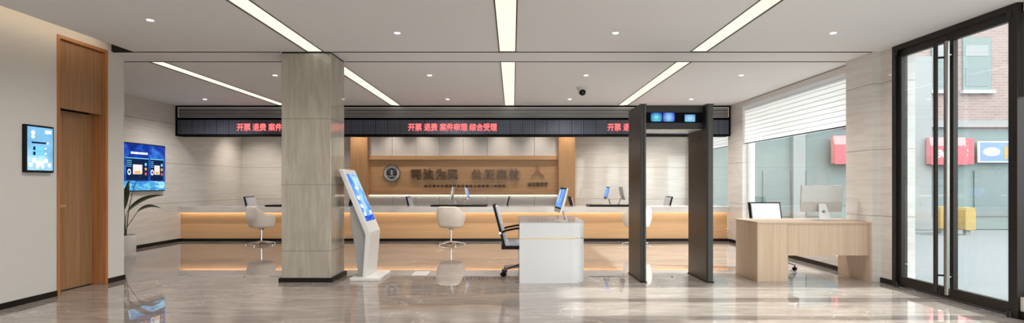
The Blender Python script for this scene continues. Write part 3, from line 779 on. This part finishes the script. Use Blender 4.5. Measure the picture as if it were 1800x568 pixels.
for nm, a, b, z0, z1, m in (('left', -.295, -.155, 2.0, 2.112, spot_screen('gate_shield_picture', srgb(120, 235, 220), srgb(20, 40, 170), 0.42, (-.225, 2.05), (.10, .08))),
                            ('middle', -.145, .005, 2.0, 2.112, spot_screen('gate_figure_picture', srgb(170, 220, 255), srgb(24, 48, 190), 0.42, (-.07, 2.05), (.09, .10))),
                            ('right', .13, .262, 1.998, 2.088, spot_screen('gate_counter_picture', srgb(190, 230, 250), srgb(60, 130, 200), 0.42, (.196, 2.04), (.10, .07)))):
    gs = bx('gate_screen', (a, b, .122, .124, z0, z1), m, t)
    bm = bmesh.new(); cx_, cz_ = (a + b) / 2, (z0 + z1) / 2
    def q(x0, x1, zz0, zz1): box(bm, cx_ + x0, cx_ + x1, .1212, .122, cz_ + zz0, cz_ + zz1)
    if nm == 'left': prism(bm, [(cx_ - .022, cz_ + .018), (cx_ + .022, cz_ + .018), (cx_ + .018, cz_ - .008), (cx_, cz_ - .024), (cx_ - .018, cz_ - .008)], 'y', .1212, .122); q(-.05, .05, -.046, -.04)
    elif nm == 'middle': cyl(bm, (cx_, .1212, cz_ + .030), (cx_, .122, cz_ + .030), .007, n=16); q(-.010, .010, -.008, .020); q(-.009, -.002, -.040, -.008); q(.002, .009, -.040, -.008)
    else: q(-.025, -.017, -.005, .022); q(-.010, .0, -.005, .022); q(.008, .018, -.005, .022); q(-.055, -.035, -.04, -.02); q(.035, .055, -.04, -.02); q(-.02, .02, -.044, -.036)
    obj('screen_figure', bm, M['uicyan'], gs)

# ------------------------------------------------------------------ self-service kiosk (profile seen from the side, screen towards +X)
t = thing('self_service_kiosk', 'white self-service kiosk with slanted blue touch screen beside the column', 'kiosk', (-1.85, 6.76, 0))
KW = .53
bx('base_plate', (-.19, .19, 0, .60, 0, .04), M['kioskwhite'], t, .006)
prof = [(-.292, .175+1.22), (.028, .647), (.048, .60), (.048, .56), (.008, .04), (-.045, .04), (-.008, .57), (-.018, .60), (-.028, .625), (-.346, .175+1.215), (-.34, 1.405), (-.30, 1.405)]
bm = bmesh.new(); prism(bm, prof, 'y', .06, .06 + KW); ks = obj('shell', bm, M['kioskwhite'], t, .006)
bm = bmesh.new(); prism(bm, [(-.155, .985), (-.214, .90), (-.212, .77), (-.170, .50), (-.105, .04), (-.046, .04), (-.008, .57), (-.03, .63)], 'y', .10, .05 + KW - .03); obj('rear_body', bm, M['kioskgrey'], t, .008)
# touch screen lying on the slanted face
p0 = Vector((-.292, 0, 1.395)); p1 = Vector((.028, 0, .647)); d = (p1 - p0).normalized(); nrm = Vector((-d.z, 0, d.x))
if nrm.x < 0: nrm = -nrm
def on_face(name, u0, u1, v0, v1, e0, e1, mat, parent):
    "u along the slope from the top, v across (0 near the room front), e outwards"
    bm = bmesh.new(); vs = []
    for e in (e0, e1):
        for u, v in ((u0, v0), (u1, v0), (u1, v1), (u0, v1)):
            p = p0 + d*u + nrm*e; vs.append(bm.verts.new((p.x, .06 + v, p.z)))
    for f in ((0,1,2,3),(4,7,6,5),(0,4,5,1),(1,5,6,2),(2,6,7,3),(3,7,4,0)): bm.faces.new([vs[i] for i in f])
    return obj(name, bm, mat, parent)
sl = (p1 - p0).length
scn = on_face('touch_screen', .055, sl - .10, .06, KW - .035, 0, .003, M['kioskblue'], ks)
on_face('lower_banner', sl - .17, sl - .10, .065, KW - .04, .003, .004, M['deepblue'], scn)
for k in range(4): on_face('title_mark', .235, .272, .18 + k*.042, .212 + k*.042, .003, .004, M['uiwhite'], scn)
for u, v in ((.385, .10), (.50, .10), (.61, .10), (.60, .38)): on_face('menu_icon', u - .022, u + .028, v, v + .08, .003, .004, M['uiyellow'], scn)
bm = bmesh.new(); prism(bm, [(-.20, 1.10), (-.235, 1.15), (-.285, 1.13), (-.285, 1.06), (-.215, 1.03)], 'y', .20, .45); obj('camera_bracket', bm, M['kioskwhite'], t, .004)

# ------------------------------------------------------------------ wall displays
t = thing('wall_tablet', 'portrait information screen with pale blue picture on the near left wall', 'wall screen', (XW, 5.623, 1.58))
bx('bezel', (0, .035, -.17, .17, -.245, .245), M['blackplastic'], t, .006)
s_ = bx('screen', (.035, .037, -.148, .155, -.222, .225), M['skyblue'], t)
def ui(nm, y0, y1, z0, z1, m, e=.037): return bx(nm, (e, e + .0015, y0, y1, z0, z1), m, s_)
ui('input_bar', -.10, .07, .055, .073, M['uinavy']); ui('input_bar', .08, .10, .055, .073, M['uiwhite'])
ui('title_block', .06, .135, .165, .20, M['uiwhite']); 
for z in (.0, -.052): ui('key_tile', -.085, -.06, z - .014, z + .022, M['uinavy'], .0385); ui('key_row', -.10, .04, z - .018, z + .026, M['uicyan']); ui('key_dot', .055, .075, z, z + .015, M['uiwhite'])
bm = bmesh.new()
for cz, r in ((.165, .022), (.125, .02)):
    for q in [(.037, -.085, cz)]: cyl(bm, q, (.0385, -.085, cz), r, n=24)
obj('portrait_mark', bm, M['uiwhite'], s_)
bm = bmesh.new()
for a in (-1, 1):
    for (y, z, r) in ((.02, -.15, .03), (.07, -.12, .028), (.11, -.165, .025), (.03, -.185, .02)): 
        bm2 = cyl(bm, (.037, a*y, z), (.0383, a*y, z), r, r*.3, n=7)
obj('map_shape', bm, M['uiwhite'], s_)

t = thing('wall_television', 'large wall television with dark blue dashboard on the left marble wall', 'television', (XL, 10.11, 1.527))
bx('bezel', (0, .05, -.80, .80, -.452, .452), M['blackplastic'], t, .006)
s_ = bx('screen', (.05, .052, -.785, .785, -.435, .435), M['tvblue'], t)
def ui(nm, y0, y1, z0, z1, m, e=.052): return bx(nm, (e, e + .0015, y0, y1, z0, z1), m, s_)
ui('glowing_floor', -.784, .784, -.434, -.26, M['tvaqua'])
for k in range(9): ui('title_character', -.19 + k*.052, -.15 + k*.052, .245, .285, M['uiwhite'])
for off, w_ in ((-.32, .62), (.34, .40), (-.74, .38)):
    ui('window_panel', off, off + w_, -.24, .16, M['uinavy']); ui('window_edge', off, off + w_, .16, .175, M['uicyan'])
    ui('window_edge', off, off + .01, -.24, .16, M['uiblue'], .0536); ui('window_edge', off + w_ - .01, off + w_, -.24, .16, M['uiblue'], .0536)
    ui('photo_tile', off + w_*.3, off + w_*.70, -.13, .05, M['uiphoto'], .0536); ui('photo_figure', off + w_*.36, off + w_*.62, -.12, -.07, M['uiorange'], .055)
    for k in range(4): ui('list_line', off + .02, off + w_*.24, .115 - k*.035, .125 - k*.035, M['uicyan'], .0536)
    for k, m in enumerate((M['uicyan'], M['uiorange'], M['uired'])):
        bm = bmesh.new(); cyl(bm, (.0536, off + w_*.86, .06 - k*.09), (.0550, off + w_*.86, .06 - k*.09), .03, n=20); obj('round_badge', bm, m, s_)
    bm = bmesh.new(); N = 32; cy_, cz_ = off + w_*.14, -.09
    for k in range(N):
        a, b = 2*PI*k/N, 2*PI*(k+1)/N
        q = [(r*math.cos(x)*.8 + cy_, r*math.sin(x) + cz_) for r, x in ((.032, a), (.055, a), (.055, b), (.032, b))]
        vs = [bm.verts.new((.0545, y, z)) for y, z in q]; bm.faces.new(vs)
    bmesh.ops.remove_doubles(bm, verts=bm.verts[:], dist=1e-6)
    obj('donut_chart', bm, M['uiwhite'], s_)

# floor socket
t = thing('floor_socket', 'white socket plate set in the marble floor behind the kiosk', 'socket', (-1.24, 7.33, 0))
bx('cover_plate', (-.105, .105, -.15, .17, 0, .006), M['whitegloss'], t, .002)
for k in range(3): bm = bmesh.new(); cyl(bm, (-.04 + k*.05, 0, .006), (-.04 + k*.05, 0, .0075), .012, n=20); obj('socket_hole', bm, M['kioskgrey'], t)

# ------------------------------------------------------------------ potted plant
t = thing('potted_plant', 'bird of paradise plant in a white pot below the wall television', 'plant', (-6.63, 9.2, 0))
bm = bmesh.new()
N = 72; prof = [(.176, 0, 1), (.178, .065, 1), (.184, .075, 0), (.188, .34, 0), (.186, .346, 0), (.172, .346, 0), (.168, .29, 0), (0, .29, 0)]
rings = []
for r, z, fl in prof:
    if r == 0: rings.append([bm.verts.new((0, 0, z))])
    else: rings.append([bm.verts.new(((r + (.006*math.cos(k*PI) if fl else 0))*math.cos(2*PI*k/N), (r + (.006*math.cos(k*PI) if fl else 0))*math.sin(2*PI*k/N), z)) for k in range(N)])
for A, B in zip(rings, rings[1:]):
    for k in range(N):
        if len(B) == 1: bm.faces.new((A[k], A[(k+1) % N], B[0]))
        else: bm.faces.new((A[k], A[(k+1) % N], B[(k+1) % N], B[k]))
bm.faces.new(rings[0][::-1])
obj('pot', bm, M['pot'], t, smooth=50)
bm = bmesh.new(); lathe(bm, [(0, .318), (.10, .322), (.1685, .312), (.1685, .30), (0, .30)], 40); obj('soil', bm, M['soil'], t, smooth=60)
def leaf(stem_pts, pts, width, side):
    "stem through stem_pts, blade along pts (3 control points, quadratic)"
    bm = bmesh.new(); tube(bm, stem_pts, [.009] + [.006]*(len(stem_pts) - 2) + [.004], 8); st = obj('stem', bm, M['stem'], t, smooth=60)
    a, b, c = [Vector(p) for p in pts]; n = 22; side = Vector(side).normalized()
    bm = bmesh.new(); rows = []
    for i in range(n + 1):
        q = i / n; p = a*(1-q)**2 + b*2*q*(1-q) + c*q*q; dq = ((b - a)*(1-q) + (c - b)*q).normalized()
        w = width * math.sin(PI*min(1, q*.96 + .02))**.75 * (1 - .25*q); s = (side - dq*side.dot(dq)).normalized(); u = s.cross(dq)
        rows.append([bm.verts.new(p + s*w*k + u*abs(k)*w*.28) for k in (-1, -.5, 0, .5, 1)])
    for A, B in zip(rows, rows[1:]):
        for k in range(4): bm.faces.new((A[k], A[k+1], B[k+1], B[k]))
    lf_ = obj('leaf', bm, M['leaf'], t, smooth=60); m = lf_.modifiers.new('thick', 'SOLIDIFY'); m.thickness = .003
    bm = bmesh.new(); tube(bm, [a*(1-q)**2 + b*2*q*(1-q) + c*q*q + Vector((0, -.004, 0)) for q in [k/12 for k in range(13)]], [.004 - .0002*k for k in range(13)], 6)
    obj('midrib', bm, M['leafrib'], lf_, smooth=60)
leaf([(.0, 0, .30), (.03, 0, .55), (.02, 0, .80)], [(.02, 0, .78), (.09, -.02, 1.02), (.13, -.04, 1.27)], .085, (1, -.35, -.25))
leaf([(.01, .03, .30), (.04, 0, .60), (.07, 0, .74)], [(.07, 0, .73), (.28, .02, 1.02), (.65, .05, 1.02)], .05, (.2, -.6, .5))
leaf([(.02, -.02, .30), (.08, -.02, .48), (.26, 0, .76)], [(.24, 0, .74), (.42, 0, .90), (.63, .02, .80)], .035, (.1, -.6, .6))
leaf([(.03, .02, .30), (.08, .03, .8), (.16, .03, 1.16)], [(.15, .03, 1.15), (.26, .02, 1.36), (.40, .0, 1.46)], .014, (.3, -.6, .2))
leaf([(-.03, 0, .30), (-.08, 0, .7), (-.1, 0, .95)], [(-.1, 0, .93), (-.2, -.04, 1.25), (-.3, -.1, 1.5)], .09, (1, -.4, .2))
leaf([(-.02, -.03, .30), (-.06, -.08, .6), (-.1, -.12, .8)], [(-.1, -.12, .78), (-.15, -.3, .98), (-.12, -.5, .9)], .07, (1, .1, .3))

# ------------------------------------------------------------------ outdoors
struct(bx('ground_outside', (XR + .25, 40, -25, 45, -0.16, -.01), M['pavement']))
FYo = 14.4; So = 950 / FYo
def XO(px): return (px - 901) / So
def ZO(py): return 1.22 + (323 - py) / So
t = thing('street_building', 'brick building with teal shopfront outside, seen through the glass door', 'building', (XO(1560), FYo, 0))
ox = XO(1560)
bx('brick_wall', (XR + .6 - ox, 26 - ox, .02, .5, ZO(212), 7.5), M['brick'], t)
bx('stone_band', (XR + .6 - ox, 26 - ox, -.06, .5, ZO(224), ZO(212)), M['palestone'], t)
bx('shopfront', (XR + .6 - ox, 26 - ox, .05, .5, 0, ZO(224)), M['teal'], t)
for a, b in ((1392, 1413), (1600, 1634)): bx('pilaster_and_reflection', (XO(a) - ox, XO(b) - ox, -.08, .05, 0, ZO(100)), M['palestone'], t)  # pale band at the door stands in for a reflection in its glass
for a, b in ((1342, 1390), (1418, 1452), (1640, 1684), (1714, 1790)): 
    w_ = bx('shop_window', (XO(a) - ox, XO(b) - ox, .02, .05, .35, ZO(300)), M['tealdark'], t)
for a, b in ((1562, 1598), (1637, 1664), (1692, 1741), (1795, 1845)):
    w_ = bx('sash_window', (XO(a) - ox, XO(b) - ox, -.02, .02, ZO(158), ZO(66)), M['teal'], t)
    bx('sill', (XO(a) - ox - .06, XO(b) - ox + .06, -.10, .02, ZO(165), ZO(159)), M['sillwhite'], w_)
    bx('roller_shade', (XO(a) - ox + .06, XO(b) - ox - .08, -.03, -.02, ZO(99), ZO(80)), M['palestone'], w_)
    bx('lower_pane', (XO(a) - ox + .06, XO(b) - ox - .08, -.03, -.02, ZO(152), ZO(120)), M['tealdark'], w_)
def awning(a, b, y0, y1, label, words):
    t = thing('shop_awning', label, 'awning', (XO(a), FYo - .12, ZO(y1)), 0, None)
    w = XO(b) - XO(a); hh = ZO(y0) - ZO(y1)
    bm = bmesh.new(); prism(bm, [(0, hh), (0, 0), (-.16, 0), (-.16, hh * .68), (-.10, hh)], 'x', 0, w); obj('canopy', bm, M['redlight'], t)
    va = bx('valance', (0, w, -.175, -.161, -.02, hh*.68), M['red'], t)
    bx('end_panel', (w, w + .012, -.16, 0, .0, hh*.8), M['red'], t)
    if words: text('awning_lettering', words, .42, M['white'], va, (.05, -.177, .17), extrude=.001, offset=.008, shear=.35)
awning(1622, 1684, 243, 289, 'red shop awning with white cursive letters behind the glass door', 'een')
awning(1456, 1520, 240, 288, 'plain red shop awning seen through window beside the marble pilaster', None)
t = thing('hanging_panel', 'narrow red panel with stacked white letters beside the blue sign', 'sign', (XO(1687), FYo - .1, ZO(289)))
bx('board', (0, XO(1705) - XO(1687), -.03, 0, 0, ZO(244) - ZO(289)), M['red'], t)
for k, ch in enumerate('EBA'): text('letter', ch, .15, M['white'], t, (.02, -.032, .08 + k*.13), extrude=.001, offset=.003)
t = thing('parking_sign', 'blue shop sign with white oval logo and yellow letter P', 'sign', (XO(1712), FYo - .1, ZO(286)))
w_, h_ = XO(1792) - XO(1712), ZO(249) - ZO(286)
b_ = bx('border', (0, w_, -.05, 0, 0, h_), M['white'], t); bx('face', (.03, w_ - .03, -.055, -.05, .03, h_ - .03), M['blue'], t)
bm = bmesh.new(); cyl(bm, (0, -.06, 0), (0, -.055, 0), .22, n=48)
for v_ in bm.verts: v_.co.z *= .5
lo_ = obj('oval_logo', bm, M['white'], t, loc=(XO(1734) - XO(1712), 0, h_ * .5))
text('logo_script', 'elson', .14, M['seam'], lo_, (-.15, -.061, -.03), extrude=.0005, shear=.35, width=.30)
text('letter', 'P', .45, M['yellow'], t, (XO(1755) - XO(1712), -.058, .10), extrude=.002, offset=.022)
for px, Y, l in ((1699, 13.0, 'yellow street box outside in the right leaf of the glass door'), (1655, 13.4, 'yellow street box outside behind the meeting stiles of the door')):
    s__ = 950 / Y; t = thing('newspaper_box', l, 'street box', ((px - 901)/s__, Y, -.01), 0, 'yellow street boxes outside')
    bx('body', (-.12, .12, -.12, .12, .12, .58), M['yellow'], t, .01)
    bm = bmesh.new(); prism(bm, [(-.12, .58), (.12, .58), (.09, .66), (-.09, .66)], 'y', -.12, .12); obj('lid', bm, M['yellow'], t)
    bx('pedestal', (-.05, .05, -.05, .05, 0, .12), M['seam'], t)

# ------------------------------------------------------------------ light
w = bpy.data.worlds.new('sky'); sc.world = w; w.use_nodes = True
bg = w.node_tree.nodes['Background']; bg.inputs[0].default_value = (0.94, 0.97, 1.0, 1); bg.inputs[1].default_value = 2.05
sd = bpy.data.lights.new('sun', 'SUN'); sd.energy = 5.0; sd.angle = math.radians(1.2); sd.color = (1, .97, .92)
so = bpy.data.objects.new('sun', sd); col.objects.link(so); so['kind'] = 'helper'
so.rotation_euler = Vector((-math.cos(math.radians(33)), 0, -math.sin(math.radians(33)))).to_track_quat('-Z', 'Y').to_euler(); so.location = (12, 5, 9)
# accent downlights over the feature wall, behind the fascia; outer pairs over the marble added for brightness
def lamp(x, y, e, size, blend, tilt=0.0, colr=(1, .90, .78)):
    ld = bpy.data.lights.new('recessed_and_fill_lamp', 'SPOT'); ld.energy = e; ld.color = colr; ld.spot_size = math.radians(size); ld.spot_blend = blend; ld.shadow_soft_size = .035
    lo = bpy.data.objects.new('recessed_and_fill_lamp', ld); col.objects.link(lo); lo.location = (x, y, H - .01); lo.rotation_euler = (tilt, 0, 0)
acc = ((-6.45, 'unseen downlight added behind the fascia to brighten the far left marble corner'), (-5.2, 'unseen downlight added behind the fascia to brighten the left back marble wall'),
       (-3.83, 'small accent downlight behind the fascia above the left wood post'), (-3.0, 'small accent downlight above the emblem, behind the fascia'), (-2.2, 'small accent downlight above the first large characters, behind the fascia'),
       (-1.25, 'small accent downlight above the third and fourth characters, behind the fascia'), (-.3, 'small accent downlight above the later large characters, behind the fascia'), (.65, 'small accent downlight above the raised wooden character, behind the fascia'),
       (1.35, 'small accent downlight behind the fascia above the right wood post'), (2.5, 'unseen downlight added behind the fascia to brighten the right back marble wall'), (3.7, 'unseen downlight added behind the fascia to brighten the marble nearest the far window'))
for x, l in acc:
    inside = -4.0 < x < 1.5
    downlight(x, 13.20, l, H + .004)
    lamp(x, 13.20, 17 if inside else 48, 84 if inside else 110, 1.0, math.radians(8))
for x, y, l in dr: lamp(x, y, 66, 150, 1.0, 0, (1, .95, .88))
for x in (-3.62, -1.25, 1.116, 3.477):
    for y in (5.6 if x < -3 else 5.86, 3.5, 1.2, -1.2): lamp(x, y, 44, 150, 1.0, 0, (1, .95, .88))  # rows after the first have no fixtures: unseen lamps added to brighten the room

# ------------------------------------------------------------------ camera
cd = bpy.data.cameras.new('camera'); cd.sensor_width = 36; cd.lens = 950 / 1800 * 36; cd.shift_x = -1 / 1800; cd.shift_y = 39 / 1800; cd.clip_end = 200; cd.clip_start = .05
co = bpy.data.objects.new('camera', cd); col.objects.link(co); co.location = (0, 0, 1.22); co.rotation_euler = (PI/2, 0, 0); sc.camera = co
sc.view_settings.view_transform = 'Standard'; sc.view_settings.look = 'None'; sc.view_settings.exposure = 1.30; sc.view_settings.gamma = 1.0; sc.view_settings.use_curve_mapping = False
sc.cycles.use_denoising = True; sc.cycles.max_bounces = 10; sc.cycles.diffuse_bounces = 5; sc.cycles.glossy_bounces = 5; sc.cycles.transparent_max_bounces = 16
sc.cycles.caustics_reflective = False; sc.cycles.caustics_refractive = False
